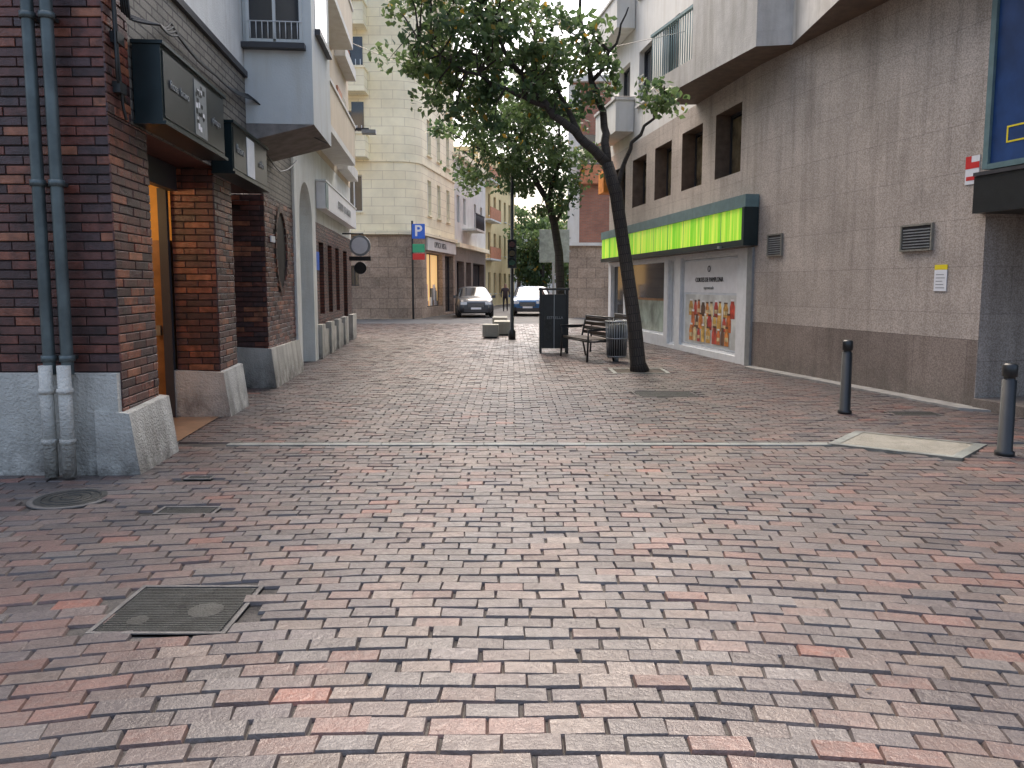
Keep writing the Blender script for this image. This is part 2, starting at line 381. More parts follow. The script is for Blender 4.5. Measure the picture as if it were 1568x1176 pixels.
Qo=inset(Q,1.0); Qi=inset(Q,.84)
for i in range(4):
    a,b_,c,d=Qo[i],Qo[(i+1)%4],Qi[(i+1)%4],Qi[i]
    mb.poly([(a[0],a[1],.012),(b_[0],b_[1],.012),(c[0],c[1],.014),(d[0],d[1],.014)],M_strip)
mb.build('concrete_ramp_slab')
def cover(name,x0,x1,y0,y1,bars=True,n=16,fm=M_iron):
    mb=MB(); mb.box(W,x0,x1,y0,y1,-.016,-.006,M_black)
    t=.022
    mb.box(W,x0,x1,y0,y0+t,-.015,.0005,M_rim); mb.box(W,x0,x1,y1-t,y1,-.015,.0005,M_rim)
    mb.box(W,x0,x0+t,y0+t+.001,y1-t-.001,-.015,.0005,M_rim); mb.box(W,x1-t,x1,y0+t+.001,y1-t-.001,-.015,.0005,M_rim)
    a=y0+t+.01; b_=y1-t-.01; st=(b_-a)/n
    for i in range(n): mb.box(W,x0+t+.012,x1-t-.012,a+i*st,a+i*st+st*.62,-.008,-.0005,fm)
    return mb
mb=cover('m',-1.98,-1.33,3.42,4.0,n=26)
mb.cyl(-1.52,3.68,-.004,.001,.085,M_iron,24); mb.cyl(-1.655,3.72,-.002,.0012,.02,M_black,12); mb.cyl(-1.8,3.56,-.004,.001,.05,M_iron,16)
mb.build('manhole_cover')
cover('m',-2.54,-2.11,5.3,5.5,n=6).build('manhole_cover')
cover('m',-2.74,-2.51,6.29,6.41,n=3).build('manhole_cover')
cover('m',1.82,2.73,11.12,11.68,n=10).build('drain_grate')
cover('m',4.77,5.38,9.47,9.78,n=6).build('drain_grate')
mb=MB(); mb.cyl(-3.35,5.72,-.016,.000,.29,M_rim,40); mb.cyl(-3.35,5.72,-.01,.002,.25,M_iron,40); 
for r_ in (.20,.14,.07):
    mb.tube([(-3.35+r_*math.cos(a*math.pi/16),5.72+r_*math.sin(a*math.pi/16),.003) for a in range(33)],.005,M_black,6,False)
mb.build('manhole_cover')
mb=MB(); mb.box(W,1.87,2.93,14.07,14.93,-.016,-.003,plain('soil',(.06,.05,.04),.95,0,.4,8,.8))
for a in ((1.87,2.93,14.07,14.14),(1.87,2.93,14.86,14.93),(1.87,1.94,14.145,14.855),(2.86,2.93,14.145,14.855)): mb.box(W,*a,-.012,.006,M_strip)
mb.build('tree_pit')
mb=MB(); M_dry=plain('dry_leaf',(.16,.10,.045),.8); M_paper=plain('paper_bit',(.5,.5,.48),.8)
for i in range(80):
    x,y=random.uniform(-3,5),random.uniform(2.2,20); a=random.random()*6.28; s=random.uniform(.010,.028)
    if i>40: x,y=random.gauss(2.2,1.2),random.gauss(14.5,2)
    P=[(x+s*math.cos(a+k*1.57)*(1 if k%2 else .5),y+s*math.sin(a+k*1.57)*(1 if k%2 else .5),.008+random.uniform(0,.006)) for k in range(4)]
    mb.poly(P,M_dry if i%6 else M_paper)
mb.build('fallen_leaves')

# ------------------------------------------------------------------ LEFT BUILDING
L=Fr((-2.70,0),(-.094,1),(1,.094)); FL=Fr((-10,6.5),(1,0),(0,-1))
cx=L.p(6.53,0,0).x+10
mb=MB()
mb.facade(FL,0,cx,.0,12,[],M_brick)
mb.facade(FL,cx-1.9,cx,.8,5.3,[],M_mortar,d=.004)
mb.bricks(FL,cx-1.9,cx+.008,.88,5.2,.004)
mb.box(FL,0,cx+.0,.003,.09,0,.87,M_plinth)
pz=3.02
def nearface(u):
    f=Fr((0,0),(1,.094),(.094,-1)); f.o=L.p(u,-.5,0); f.d=L.n.copy(); f.n=-L.d; return f
mb.q(L,[(6.50,0,0),(7.35,0,0),(7.35,0,pz),(6.50,0,pz)],M_mortar); mb.q(L,[(7.35,0,0),(7.35,-.5,0),(7.35,-.5,pz),(7.35,0,pz)],M_brick)
mb.q(L,[(6.50,0,pz),(7.0,0,pz),(7.0,0,12),(6.50,0,12)],M_mortar)
mb.bricks(L,6.495,7.35,.5,pz,0,k0=1); mb.bricks(L,6.495,7.0,pz,5.2,0,k0=1)
for (a,b_) in ((9.45,10.25),(12.15,14.5)):
    mb.box(L,a,b_,-.5,0,0,pz,M_mortar)
    mb.bricks(nearface(a),0,.505,.5,pz,0)
mb.bricks(L,9.45,10.25,.5,pz,0,k0=1)
mb.bricks(L,12.15,14.5,.5,pz,0,k0=1,skip=lambda u,z: ((u-13.35)/.50)**2+((z-2.2)/.70)**2<1)
def plinth(u0,u1,h0,h1,dd=.13,back=-.53):
    a=[(u0,back,0),(u0,dd,0),(u1,dd,0),(u1,back,0)]
    t=[(u0,back,h0),(u0,dd-.07,h0-.03),(u1,dd-.07,h1-.03),(u1,back,h1)]
    mb.q(L,[a[0],a[1],t[1],t[0]],M_plinth); mb.q(L,[a[1],a[2],t[2],t[1]],M_plinth); mb.q(L,[a[2],a[3],t[3],t[2]],M_plinth); mb.q(L,t,M_plinth)
plinth(6.43,7.40,.56,.58,.15,-.2); plinth(9.38,10.30,.58,.60); plinth(12.08,14.55,.65,.62)
mb.box(L,7.36,9.44,-2.2,-2.15,0,pz,M_orange); mb.q(L,[(6.9,-.5,0),(6.9,-2.15,0),(6.9,-2.15,pz),(6.9,-.5,pz)],M_orange)
mb.q(L,[(9.7,-.51,0),(9.7,-2.15,0),(9.7,-2.15,pz),(9.7,-.51,pz)],M_orange)
mb.q(L,[(6.9,-.01,.008),(9.7,-.01,.008),(9.7,-2.2,.008),(6.9,-2.2,.008)],plain('tile_floor',(.28,.17,.10),.3))
mb.q(L,[(6.9,0,pz-.01),(12.1,0,pz-.01),(12.1,-2.2,pz-.01),(6.9,-2.2,pz-.01)],plain('porch_ceiling',(.08,.03,.025),.7))
mb.box(L,9.55,9.69,-1.2,-.56,0,2.15,M_wood); mb.box(L,9.50,9.548,-.75,-.70,1.0,1.12,M_grey)
mb.box(L,9.5,9.69,-1.26,-1.205,0,2.2,M_frame)
mb.box(L,7.37,7.42,-.62,-.505,0,2.7,M_frame); mb.box(L,9.36,9.44,-.62,-.52,0,2.75,M_frame)
mb.box(L,7.4,9.4,-.5,-.40,2.72,3.0,M_frame)
mb.box(L,9.0,9.03,-2.14,-2.12,1.3,1.9,M_redsign); mb.box(L,8.3,8.8,-2.149,-2.12,.0,1.0,M_wood)
mb.box(L,10.26,12.14,-.75,-.70,0,pz-.02,plain('dark_shop_door',(.03,.02,.018),.35))
for u in (10.27,11.2,12.05): mb.box(L,u,u+.08,-.69,-.62,0,2.9,M_frame)
mb.box(L,7.001,14.5,-.03,0.004,pz,4.55,M_greybrick)
mb.box(L,7.001,24.,-.03,0.0,4.555,13,M_white)
mb.box(L,7.001,11.2,.006,.05,4.50,4.58,M_frame)
mb.box(L,14.505,14.95,-.5,.05,0,4.55,M_white); mb.box(L,16.45,16.9,-.5,.05,0,4.55,M_white)
cu_,cz_,ru=15.7,2.9,.75
K=14
for i in range(K):
    a0=math.pi*i/K; a1=math.pi*(i+1)/K
    p0=(cu_-ru*math.cos(a0),cz_+ru*math.sin(a0)); p1=(cu_-ru*math.cos(a1),cz_+ru*math.sin(a1))
    mb.q(L,[(p0[0],.05,p0[1]),(p1[0],.05,p1[1]),(p1[0],.05,4.55),(p0[0],.05,4.55)],M_white)
    mb.q(L,[(p0[0],.05,p0[1]),(p1[0],.05,p1[1]),(p1[0],-.3,p1[1]),(p0[0],-.3,p0[1])],M_white)
mb.q(L,[(14.9,-.3,0),(16.5,-.3,0),(16.5,-.3,4),(14.9,-.3,4)],M_bay)
mb.box(L,15.3,16.1,-.299,-.27,0,2.2,M_frame)
ops=[(17.6,18.3,.95,2.6),(19.0,19.7,.95,2.6),(20.4,21.1,.95,2.6),(22.0,22.9,.05,2.6)]
mb.facade(L,16.9,24,0,3.0,ops,M_brick,.25,M_brick,frame=M_wood)
mb.box(L,16.9,24,-.5,.012,3.0,4.55,M_white)
for a,b_ in ((16.95,17.5),(18.4,18.95),(19.75,20.35),(21.15,21.9),(23.,24.)): mb.box(L,a,b_,-.01,.13,0,.75,M_plinth)
mb.box(L,17.5,21.2,-.01,.08,0,.6,M_plinth)
mb.q(L,[(24,0,0),(24,-6,0),(24,-6,13),(24,0,13)],M_pink)
mb.box(L,13.2,24.,.002,.02,4.56,13,M_pink)
for z in (4.7,7.6,10.5):
    mb.box(L,15,20.5,.02,.55,z,z+.14,M_pale)
    mb.box(L,15,20.5,.50,.55,z+.14,z+.95,M_pink); mb.box(L,14.95,20.55,.47,.58,z+.95,z+1.02,M_pale)
    mb.box(L,21.2,22.2,.021,.06,z+.7,z+2.2,M_shut); mb.box(L,22.25,23.2,.021,.05,z+.7,z+2.2,M_glass); mb.box(L,21.,23.6,.021,.3,z,z+.3,M_pale)
mb.box(L,23.0,23.1,.06,.7,6.1,6.16,M_frame); mb.box(L,22.9,23.2,.5,.9,6.0,6.1,M_grey)
bz=3.88
mb.box(L,11.2,13.0,.006,.94,bz,13,M_bay)
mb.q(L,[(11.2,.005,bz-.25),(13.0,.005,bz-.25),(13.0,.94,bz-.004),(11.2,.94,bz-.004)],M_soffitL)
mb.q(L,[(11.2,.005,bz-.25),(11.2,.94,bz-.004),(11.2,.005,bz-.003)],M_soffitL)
BF=Fr(tuple(L.p(11.2,0,0))[:2],(1,.094),(.094,-1))
BF.n=-L.d; BF.d=L.n
mb.box(BF,.10,.78,.004,.012,5.02,6.5,M_glass)
for (a,b_,c,e) in ((.06,.10,4.98,6.5),(.78,.82,4.98,6.5),(.42,.46,5.02,6.5),(.10,.42,4.98,5.02),(.46,.78,4.98,5.02)): mb.box(BF,a,b_,.003,.05,c,e,M_bay)
mb.box(BF,.0,.86,.003,.14,4.88,4.95,M_frame)
for i in range(9): 
    mb.tube([tuple(BF.p(.12+i*.08,.07,5.02)),tuple(BF.p(.12+i*.08,.07,5.25))],.006,M_framew,5)
mb.tube([tuple(BF.p(.08,.07,5.25)),tuple(BF.p(.82,.07,5.25))],.008,M_framew,5)
mb.box(L,11.55,12.7,.941,.947,5.3,6.9,M_glass); mb.box(L,11.5,12.75,.941,1.02,5.2,5.28,M_frame)
P=[(13.35+.43*math.cos(a*math.pi/14),.004,2.2+.64*math.sin(a*math.pi/14)) for a in range(28)]
mb.poly([L.p(*p) for p in P],plain('niche_glass',(.008,.008,.010),.45,0,.1,5,0,.2))
for a in range(28):
    a0=a*math.pi/14+.02; a1=(a+1)*math.pi/14-.02
    O=[(13.35+k*math.cos(t)*.43,2.2+k*math.sin(t)*.64) for k,t in ((1,a0),(1,a1),(1.17,a1),(1.17,a0))]
    mb.q(L,[(u,.03,z) for u,z in O],M_gb[a%3]); mb.q(L,[(O[0][0],.03,O[0][1]),(O[1][0],.03,O[1][1]),(O[1][0],.0,O[1][1]),(O[0][0],.0,O[0][1])],M_gb[a%3])
mb.box(L,17.05,17.45,.014,.03,1.95,2.35,M_bluesign); mb.box(L,12.45,12.75,.02,.04,2.3,2.4,M_framew)
lb=mb.build('brick_corner_building')
def pipe(x):
    mb=MB(); y=6.5-.15
    mb.tube([(x,y,12),(x,y,.87)],.047,M_pipe,14,False); mb.tube([(x,y-.06,.95),(x,y-.06,.02)],.052,M_plinth,14)
    for z in (.98,2.4,3.7): mb.cyl(x,y,z,z+.05,.06,M_pipe,14); mb.box(W,x-.02,x+.02,y,6.5,z+.01,z+.04,M_iron)
    for z in (.3,.72): mb.cyl(x,y-.06,z,z+.04,.062,M_plinth,14)
    return mb.build('drainpipe')
pipe(-3.83); pipe(-3.68)
def shopsign(u0,u1,z0,z1,txt,n):
    mb=MB(); mb.box(L,u0,u1,.02,.26,z0,z1,M_dteal); mb.box(L,u0+.04,u1-.04,.262,.268,z0+.04,z1-.04,M_black)
    mb.box(L,u0-.02,u1+.02,.015,.29,z1,z1+.03,M_dteal); mb.box(L,u0-.02,u1+.02,.015,.29,z0-.03,z0,M_dteal)
    o=mb.build('shop_sign'); return o
s1=shopsign(7.05,9.05,3.06,3.72,'',0)
mbt=MB(); mbt.box(L,7.95,8.35,.269,.273,3.12,3.66,M_grey)
for i in range(26):
    a=random.uniform(7.97,8.25); z=random.uniform(3.14,3.6); mbt.box(L,a,a+random.uniform(.03,.08),.2735+i*.0002,.2740+i*.0002,z,z+random.uniform(.02,.06),M_black if i%3 else M_whitesign)
pp=mbt.build('picture_panel'); pp.parent=s1
text('Rose  bravo',L,7.5,.275,3.42,.11,M_grey,s1); text('piropo',L,8.7,.275,3.38,.11,M_grey,s1)
s2=shopsign(9.38,11.25,2.96,3.52,'',0)
mbt=MB(); mbt.box(L,10.05,10.45,.269,.274,3.0,3.48,M_framew); pp=mbt.build('picture_panel'); pp.parent=s2
text('Bravo',L,9.72,.275,3.25,.15,M_grey,s2); text('salon',L,10.85,.275,3.25,.13,M_grey,s2)
mb=MB(); mb.box(L,17.3,23.6,.02,.22,3.3,3.88,M_whitesign); mb.box(L,17.3,17.7,.222,.23,3.32,3.86,M_teal); mb.box(L,17.25,23.65,.015,.24,3.885,3.92,M_framew)
s3=mb.build('shop_sign'); text('ESTUDIO  DE  IMAGEN',L,20.7,.235,3.58,.26,M_grey,s3)
mb=MB(); c=L.p(21.8,.5,2.72)
mb.tube([(c.x,c.y-.05,c.z),(c.x,c.y+.05,c.z)],.29,M_grey,28); mb.tube([(c.x,c.y-.06,c.z),(c.x,c.y-.051,c.z)],.23,M_whitesign,28)
mb.box(W,c.x-.3,c.x+.3,c.y-.055,c.y-.02,c.z-.42,c.z-.3,M_black); mb.tube([(c.x-.55,c.y,c.z+.33),(c.x+.1,c.y,c.z+.33)],.02,M_black)
mb.tube([(c.x,c.y,c.z+.33),(c.x,c.y,c.z+.2)],.015,M_black)
mb.tube([(c.x,c.y-.04,c.z-.62),(c.x,c.y+.04,c.z-.62)],.17,M_black,20)
mb.build('hanging_pub_sign')
mb=MB()
def cable(pts,r=.012,mat=M_black):
    P=[]
    for i in range(len(pts)-1):
        a,b_=Vector(pts[i]),Vector(pts[i+1])
        for k in range(8):
            t=k/8; p=a.lerp(b_,t); p.z-=math.sin(t*math.pi)*.05*(a-b_).length/1.5; P.append(p)
    P.append(Vector(pts[-1])); mb.tube(P,r,mat,6)
for k in range(4):
    o=k*.02
    cable([L.p(6.7,.04+o,4.6),L.p(6.8,.05+o,3.9-o),L.p(6.95,.3,3.85),L.p(8.0,.06+o,4.2-o*2),L.p(9.3,.06+o,4.1-o),L.p(11.1,.06+o,4.25-o),L.p(12.2,.97+o*.2,3.8)],.011)
cable([L.p(6.65,.04,4.8),L.p(6.66,.05,3.5),L.p(6.72,.05,3.1),L.p(6.75,.06,3.0)],.014)
cable([L.p(6.62,.04,4.8),L.p(6.60,.06,3.3),L.p(6.80,.05,3.15)],.012)
cable([L.p(12.0,.05,3.7),L.p(13.2,.06,3.5),L.p(14.6,.09,3.9)],.012)
for z in (3.2,3.6,4.1): mb.box(L,6.62,6.76,.004,.07,z,z+.09,M_black)
mb.build('cable_bundle')
pl=bpy.data.lights.new('entrance_lamp','POINT'); pl.energy=40; pl.color=(1,.68,.34); pl.shadow_soft_size=.15
po=bpy.data.objects.new('entrance_lamp',pl); po.location=L.p(8.3,-1.5,2.6); scn.collection.objects.link(po)

# ------------------------------------------------------------------ RIGHT BUILDING
A=(4.75,15.23)
R1=Fr(A,(1.31,-5.23),(-.970,-.243)); R2=Fr(A,(-.14,1),(-.990,-.1386))
mb=MB()
mb.facade(R1,0,5.39,.9,5.8,[],M_granite); mb.q(R1,[(0,.003,0),(5.39,.003,0),(5.39,.003,.9),(0,.003,.9)],M_granited)
mb.q(R1,[(0,.003,.9),(5.39,.003,.9),(5.39,0,.9),(0,0,.9)],M_granited)
mb.q(R1,[(5.39,0,0),(5.39,-1.1,0),(5.39,-1.1,5.8),(5.39,0,5.8)],M_granite)
mb.q(R1,[(5.39,-.0,3.0),(9.5,-.0,3.0),(9.5,-.0,9),(5.39,-.0,9)],M_granite)
mb.box(R1,5.45,9.5,-1.2,-1.1,0,2.6,M_glass)
for u in (5.46,6.3,6.36,7.3): mb.box(R1,u,u+.06,-1.099,-1.03,0,2.6,M_frame)
for i in range(7):
    mb.tube([tuple(R1.p(5.55+i*.11,-1.02,.15)),tuple(R1.p(5.55+i*.11,-1.02,2.2))],.008,M_framew,5)
for i in range(8):
    mb.tube([tuple(R1.p(5.52,-1.01,.15+i*.27)),tuple(R1.p(6.28,-1.01,.42+i*.27))],.008,M_framew,5)
mb.box(R1,5.41,9.5,-1.05,.05,0,.14,M_granited); 
mb.box(R1,5.33,9.5,-1.1,.16,2.52,2.98,M_black); mb.box(R1,5.33,9.5,.0,.18,2.985,3.03,M_frame)
mb.box(R1,5.50,9.5,.004,.10,3.12,6.5,M_blue)
mb.box(R1,5.42,5.498,.003,.14,3.06,6.6,M_teal)
mb.box(R1,5.50,9.5,.003,.14,3.05,3.118,M_teal)
for a,b_ in ((.0,.28),(.3,.55)): 
    mb.box(R1,5.72+a,5.72+b_-.02,.101,.106,3.34,3.36,M_yelsign); mb.box(R1,5.72+a,5.72+b_-.02,.101,.106,3.52,3.54,M_yelsign); mb.box(R1,5.72+a,5.74+a,.101,.106,3.362,3.518,M_yelsign)
def vent(u,z,w_,h):
    mb.box(R1,u,u+w_,.002,.02,z,z+h,M_frame)
    n=int(h/.045)
    for i in range(n): mb.box(R1,u+.02,u+w_-.02,.021,.035,z+.02+i*(h-.04)/n,z+.02+i*(h-.04)/n+.018,M_grey)
    t=.025
    mb.box(R1,u-t,u,.002,.045,z-t,z+h+t,M_concl); mb.box(R1,u+w_,u+w_+t,.002,.045,z-t,z+h+t,M_concl); mb.box(R1,u,u+w_,.002,.044,z+h,z+h+t,M_concl); mb.box(R1,u,u+w_,.002,.044,z-t,z,M_concl)
vent(.5,2.18,.42,.36); vent(3.97,2.12,.55,.33)
mb.box(R1,5.03,5.25,.003,.012,2.92,3.28,M_whitesign); mb.box(R1,5.03,5.25,.0125,.015,3.12,3.2,M_redsign); mb.box(R1,5.03,5.12,.0125,.015,3.20,3.28,M_redsign); mb.box(R1,5.05,5.22,.0125,.015,2.97,3.02,M_redsign)
mb.box(R1,4.6,4.82,.003,.012,1.53,1.82,M_whitesign); mb.box(R1,4.6,4.82,.003,.012,1.823,1.89,M_yelsign)
for i in range(5): mb.box(R1,4.63,4.79-.02*(i%3),.0125,.013,1.57+i*.045,1.58+i*.045,M_grey)
ops=[(.78+i*2.07,2.10+i*2.07,3.92,5.3) for i in range(5)]
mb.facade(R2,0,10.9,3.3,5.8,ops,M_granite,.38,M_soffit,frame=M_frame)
for o in ops: mb.box(R2,o[0]+.7,o[1]-.06,-.375,-.36,3.98,5.2,M_glassw)
gf=[(.78,4.1,.14,2.28,M_frame),(4.45,5.0,.1,2.28,M_framew),(5.3,8.9,.3,2.28),(9.1,10.6,.1,2.28)]
mb.facade(R2,.0,10.9,0,2.36,gf,M_framew,.12,M_framew,frame=M_framew,mull=False)
mb.q(R2,[(0,0,2.36),(10.9,0,2.36),(10.9,0,3.3),(0,0,3.3)],M_granite)
mb.box(R2,-.0,.22,.003,.05,0,2.36,M_grey)
mb.box(R2,5.4,8.8,-.117,-.112,.36,1.2,plain('window_vinyl',(.35,.42,.35),.15,0,.5,1.5,0)); 
mb.box(R2,5.35,8.85,-.117,-.108,1.2,1.26,M_wood)
mb.box(R2,-.12,10.9,.004,.28,3.12,3.36,M_teal); mb.box(R2,-.12,-.02,.004,.30,2.38,3.119,M_dteal)
mb.box(R2,-.019,10.9,.004,.24,2.50,3.119,M_green); mb.box(R2,-.019,10.9,.004,.28,2.38,2.498,M_dteal)
for i in range(1,10): mb.box(R2,i*1.1,i*1.1+.02,.241,.245,2.5,3.118,M_greensign)
mb.box(R2,.9,1.0,.3,.36,2.36,2.42,M_grey)
mb.box(R2,.84,4.04,-.11,-.085,.2,2.22,M_posterbg)
P1,P2,P3,P4,P5=(3.16,18.5),(4.3,14.1),(4.9,14.0),(4.83,11.9),(5.6,7.5)
back=[(9,7.5),(9,18.5)]
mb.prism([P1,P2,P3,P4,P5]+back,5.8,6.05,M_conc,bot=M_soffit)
mb.prism([P2,P3,P4,P5,(5.75,7.5),(5.1,11.9),(5.15,14.25),(4.5,14.25)],6.052,7.2,M_conc)
mb.prism([(4.5,14.26),(5.1,14.26),(9,14.3),(9,18.5),(4.4,18.5)],6.052,9.5,M_pale)
mb.prism([(5.8,7.5),(5.15,11.9),(5.15,14.24),(9,14.24),(9,7.5)],6.052,9.5,M_conc)
RB=Fr(P2,(P1[0]-P2[0],P1[1]-P2[1]),(-1,-.26))
mb.box(RB,.0,2.4,-.2,.0,6.052,7.6,M_conc)
mb.box(RB,2.4,4.54,-.2,.0,6.052,6.25,M_conc)
for i in range(20): mb.tube([tuple(RB.p(2.45+i*.108,-.08,6.2)),tuple(RB.p(2.45+i*.108,-.08,7.3))],.012,M_teal,5)
mb.box(RB,2.4,4.54,-.12,-.04,7.3,7.36,M_teal)
mb.facade(R2,2.0,10.9,5.8,12,[(4.6+i*2.1,5.8+i*2.1,z,z+1.5) for i in range(3) for z in (6.8,9.8)],M_pale,.2,sill=M_pale,d=-.02)
for z in (6.15,9.1):
    mb.box(R2,8.3,10.7,.0,.55,z,z+.9,M_pale); mb.box(R2,8.25,10.75,.0,.6,z+.9,z+.98,M_conc)
mb.q(R2,[(10.9,0,0),(10.9,-8,0),(10.9,-8,12),(10.9,0,12)],M_pale)
mb.box(R2,10.2,10.85,.01,.4,4.6,5.3,plain('orange_awning',(.75,.25,.03),.6))
rb=mb.build('granite_clad_building')
mb=MB()
mb.box(R2,.95,3.9,-.084,-.0815,.24,1.40,plain('poster_photo_bg',(.60,.62,.60),.3,0,.3,1.5,0))
cols=[(.55,.07,.04),(.70,.25,.05),(.72,.45,.10),(.62,.16,.04),(.68,.55,.30),(.60,.33,.07),(.14,.07,.04),(.45,.05,.04)]
pm=[plain('jar_print_%d'%i,c,.3,0,.5,6,0) for i,c in enumerate(cols)]
k=0
for row,(z0,h) in enumerate(((.90,.34),(.60,.36),(.30,.36))):
    a=1.0+row*.10+random.random()*.1
    while a<3.55:
        wd=random.uniform(.17,.27); hh=h*random.uniform(.8,1.1); d0=-.0812+row*.004+.0001*k
        U=[(a,z0),(a+wd,z0),(a+wd,z0+hh*.7),(a+wd*.85,z0+hh*.85),(a+wd*.8,z0+hh),(a+wd*.2,z0+hh),(a+wd*.15,z0+hh*.85),(a,z0+hh*.7)]
        mb.poly([R2.p(u,d0,z) for u,z in U],pm[(k*5+row)%8]); mb.poly([R2.p(u,d0+.0006,z) for u,z in ((a+wd*.15,z0+hh),(a+wd*.85,z0+hh),(a+wd*.85,z0+hh*1.12),(a+wd*.15,z0+hh*1.12))],M_whitesign if k%3==0 else pm[6])
        if k%2: mb.poly([R2.p(u,d0+.0006,z) for u,z in ((a+wd*.1,z0+hh*.25),(a+wd*.9,z0+hh*.25),(a+wd*.9,z0+hh*.5),(a+wd*.1,z0+hh*.5))],pm[4])
        k+=1; a+=wd*random.uniform(1.05,1.35)
mb.box(R2,.86,4.02,-.084,-.0815,1.45,2.18,M_whitesign)
po_=mb.build('window_poster'); text('CORTES DE PAMPLONA',R2,2.45,-.07,1.74,.15,M_frame,po_); text('supermercado',R2,2.45,-.07,1.56,.1,M_grey,po_); text('O',R2,2.45,-.07,1.98,.2,M_frame,po_)
mb=MB(); mb.prism([(4.75,15.23),(4.55,15.0),(5.8,9.9),(6.2,9.6),(6.3,10)],-.01,.03,M_kerb); mb.build('pavement_kerb')

# ------------------------------------------------------------------ CREAM BUILDING
CF=Fr((-20,38),(1,0),(0,-1)); ccx,ccy,cr=-5.6,39.2,1.2
CS=Fr((ccx+cr*.989,ccy-cr*.148),(.148,.989),(.989,-.148))
mb=MB(); u1=20+ccx
H=17
wins=[]
for z in (5.2,8.2,11.2,14.2): wins+= [(11.9,12.75,z,z+1.75),(9.0,9.9,z,z+1.75),(6,6.9,z,z+1.75)]
mb.facade(CF,0,u1,4.3,H,wins,M_cream,.22,frame=M_framew,sill=M_cream)
mb.facade(CF,0,u1,0,4.1,[(9.5,10.7,0,2.5),(12.,12.5,1.6,2.6)],M_rubble,.25)
arc=[(ccx+cr*math.sin(a),ccy-cr*math.cos(a)) for a in np.linspace(0,R(81.5),11)]
for i in range(10):
    p,q=arc[i],arc[i+1]; a=14.4+i*.17
    for z0,z1,mm,k in ((0,4.1,M_rubble,0),(4.3,H,M_cream,0)):
        mb.poly([(p[0],p[1],z0),(q[0],q[1],z0),(q[0],q[1],z1),(p[0],p[1],z1)],mm,[(a,z0),(a+.17,z0),(a+.17,z1),(a,z1)],True)
def cornice(z0,z1,dd,mm):
    outer=[(-20,38-dd)]+[(ccx+(cr+dd)*math.sin(a),ccy-(cr+dd)*math.cos(a)) for a in np.linspace(0,R(81.5),11)]
    e=CS.p(7,dd,0); outer.append((e.x,e.y))
    inner=[(-20,38.2)]+[(ccx+(cr-.2)*math.sin(a),ccy-(cr-.2)*math.cos(a)) for a in np.linspace(0,R(81.5),11)]
    e=CS.p(7,-.2,0); inner.append((e.x,e.y))
    for i in range(len(outer)-1):
        o0,o1,i0,i1=outer[i],outer[i+1],inner[i],inner[i+1]
        mb.poly([(*o0,z0),(*o1,z0),(*o1,z1),(*o0,z1)],mm); mb.poly([(*o0,z1),(*o1,z1),(*i1,z1),(*i0,z1)],mm); mb.poly([(*o0,z0),(*o1,z0),(*i1,z0),(*i0,z0)],mm)
cornice(4.1,4.3,.18,M_cream); cornice(7.55,7.65,.05,M_cream); cornice(16.6,17.1,.4,M_cream)
wins=[(a,a+.75,z,z+1.75) for z in (5.2,8.2,11.2,14.2) for a in (.85,2.85,5.0)]
mb.facade(CS,0,7,4.3,H,wins,M_cream,.22,frame=M_framew,sill=M_cream)
mb.facade(CS,0,7,0,4.1,[(.5,3.9,.5,3.3,M_gold),(4.5,6.6,.1,3.3)],M_rubble,.3,frame=M_frame)
mb.box(CS,.3,6.8,.01,.12,3.42,4.05,M_pale)
for i in range(16):
    a=.6+random.random()*3.0; mb.box(CS,a,a+.12+random.random()*.2,-.29,-.2,.56,.8+random.random()*1.0,random.choice([M_wood,M_whitesign,M_frame,M_grey]))
for z in (7.75,10.75,13.75):
    mb.box(CF,11.3,13.1,.0,.9,z,z+.95,M_cream); mb.box(CF,11.25,13.15,.0,.96,z+.95,z+1.05,M_cream); mb.box(CF,11.25,13.15,.0,.96,z-.1,z,M_cream)
    mb.box(CF,11.6,12.3,.02,.3,z+1.06,z+1.9,M_shut); mb.box(CF,12.32,12.9,.01,.05,z+1.0,z+2.6,M_glass)
    for i in range(8): mb.tube([tuple(CF.p(11.4+i*.22,.85,z+1.05)),tuple(CF.p(11.4+i*.22,.85,z+1.35))],.015,M_framew,5)
mb.prism([(-20,38.3),(-5.7,38.3),(-4.6,39.5),(-3.6,45.9),(-20,45.9)],H-.2,H-.1,M_conc)
cb=mb.build('cream_stone_building'); text('OPTICA VISTA',CS,3.0,.13,3.73,.42,M_frame,cb)
mb=MB(); x,y=-4.78,37.4
mb.cyl(x,y,0,4.7,.05,M_black,12); mb.box(W,x+.0,x+.62,y-.10,y-.06,3.85,4.55,M_bluesign); mb.box(W,x+.02,x+.6,y-.10,y-.06,3.2,3.6,M_greensign); mb.box(W,x+.02,x+.6,y-.10,y-.06,2.85,3.15,M_redsign)
ps=mb.build('parking_sign',.01); FF=Fr((x+.3,y-.105),(1,0),(0,-1)); text('P',FF,0,0,4.2,.72,M_whitesign,ps,bold=.015)
mb=MB()
wins=[(a,a+.8,z,z+1.6) for z in (5.4,) for a in (7.6,9.4,12.8,15)]
mb.facade(CS,7.02,17,4.0,9.2,wins,M_white,.2,frame=M_framew); mb.facade(CS,7.02,17,0,4.0,[(7.5,9.6,.2,3.1),(10.2,11.8,0,3.1),(12.4,16.5,.2,3.1)],M_granited,.4)
mb.box(CS,7.0,17,.0,.35,9.2,9.5,M_cream); mb.box(CS,7.1,16.9,.01,.3,3.9,4.15,M_cream)
mb.box(CS,9.2,12.0,.0,.9,5.0,5.12,M_white)
for i in range(22): mb.tube([tuple(CS.p(9.25+i*.13,.85,5.1)),tuple(CS.p(9.25+i*.13,.85,6.0))],.015,M_frame,5)
mb.box(CS,9.2,12.0,.82,.88,6.0,6.06,M_frame)
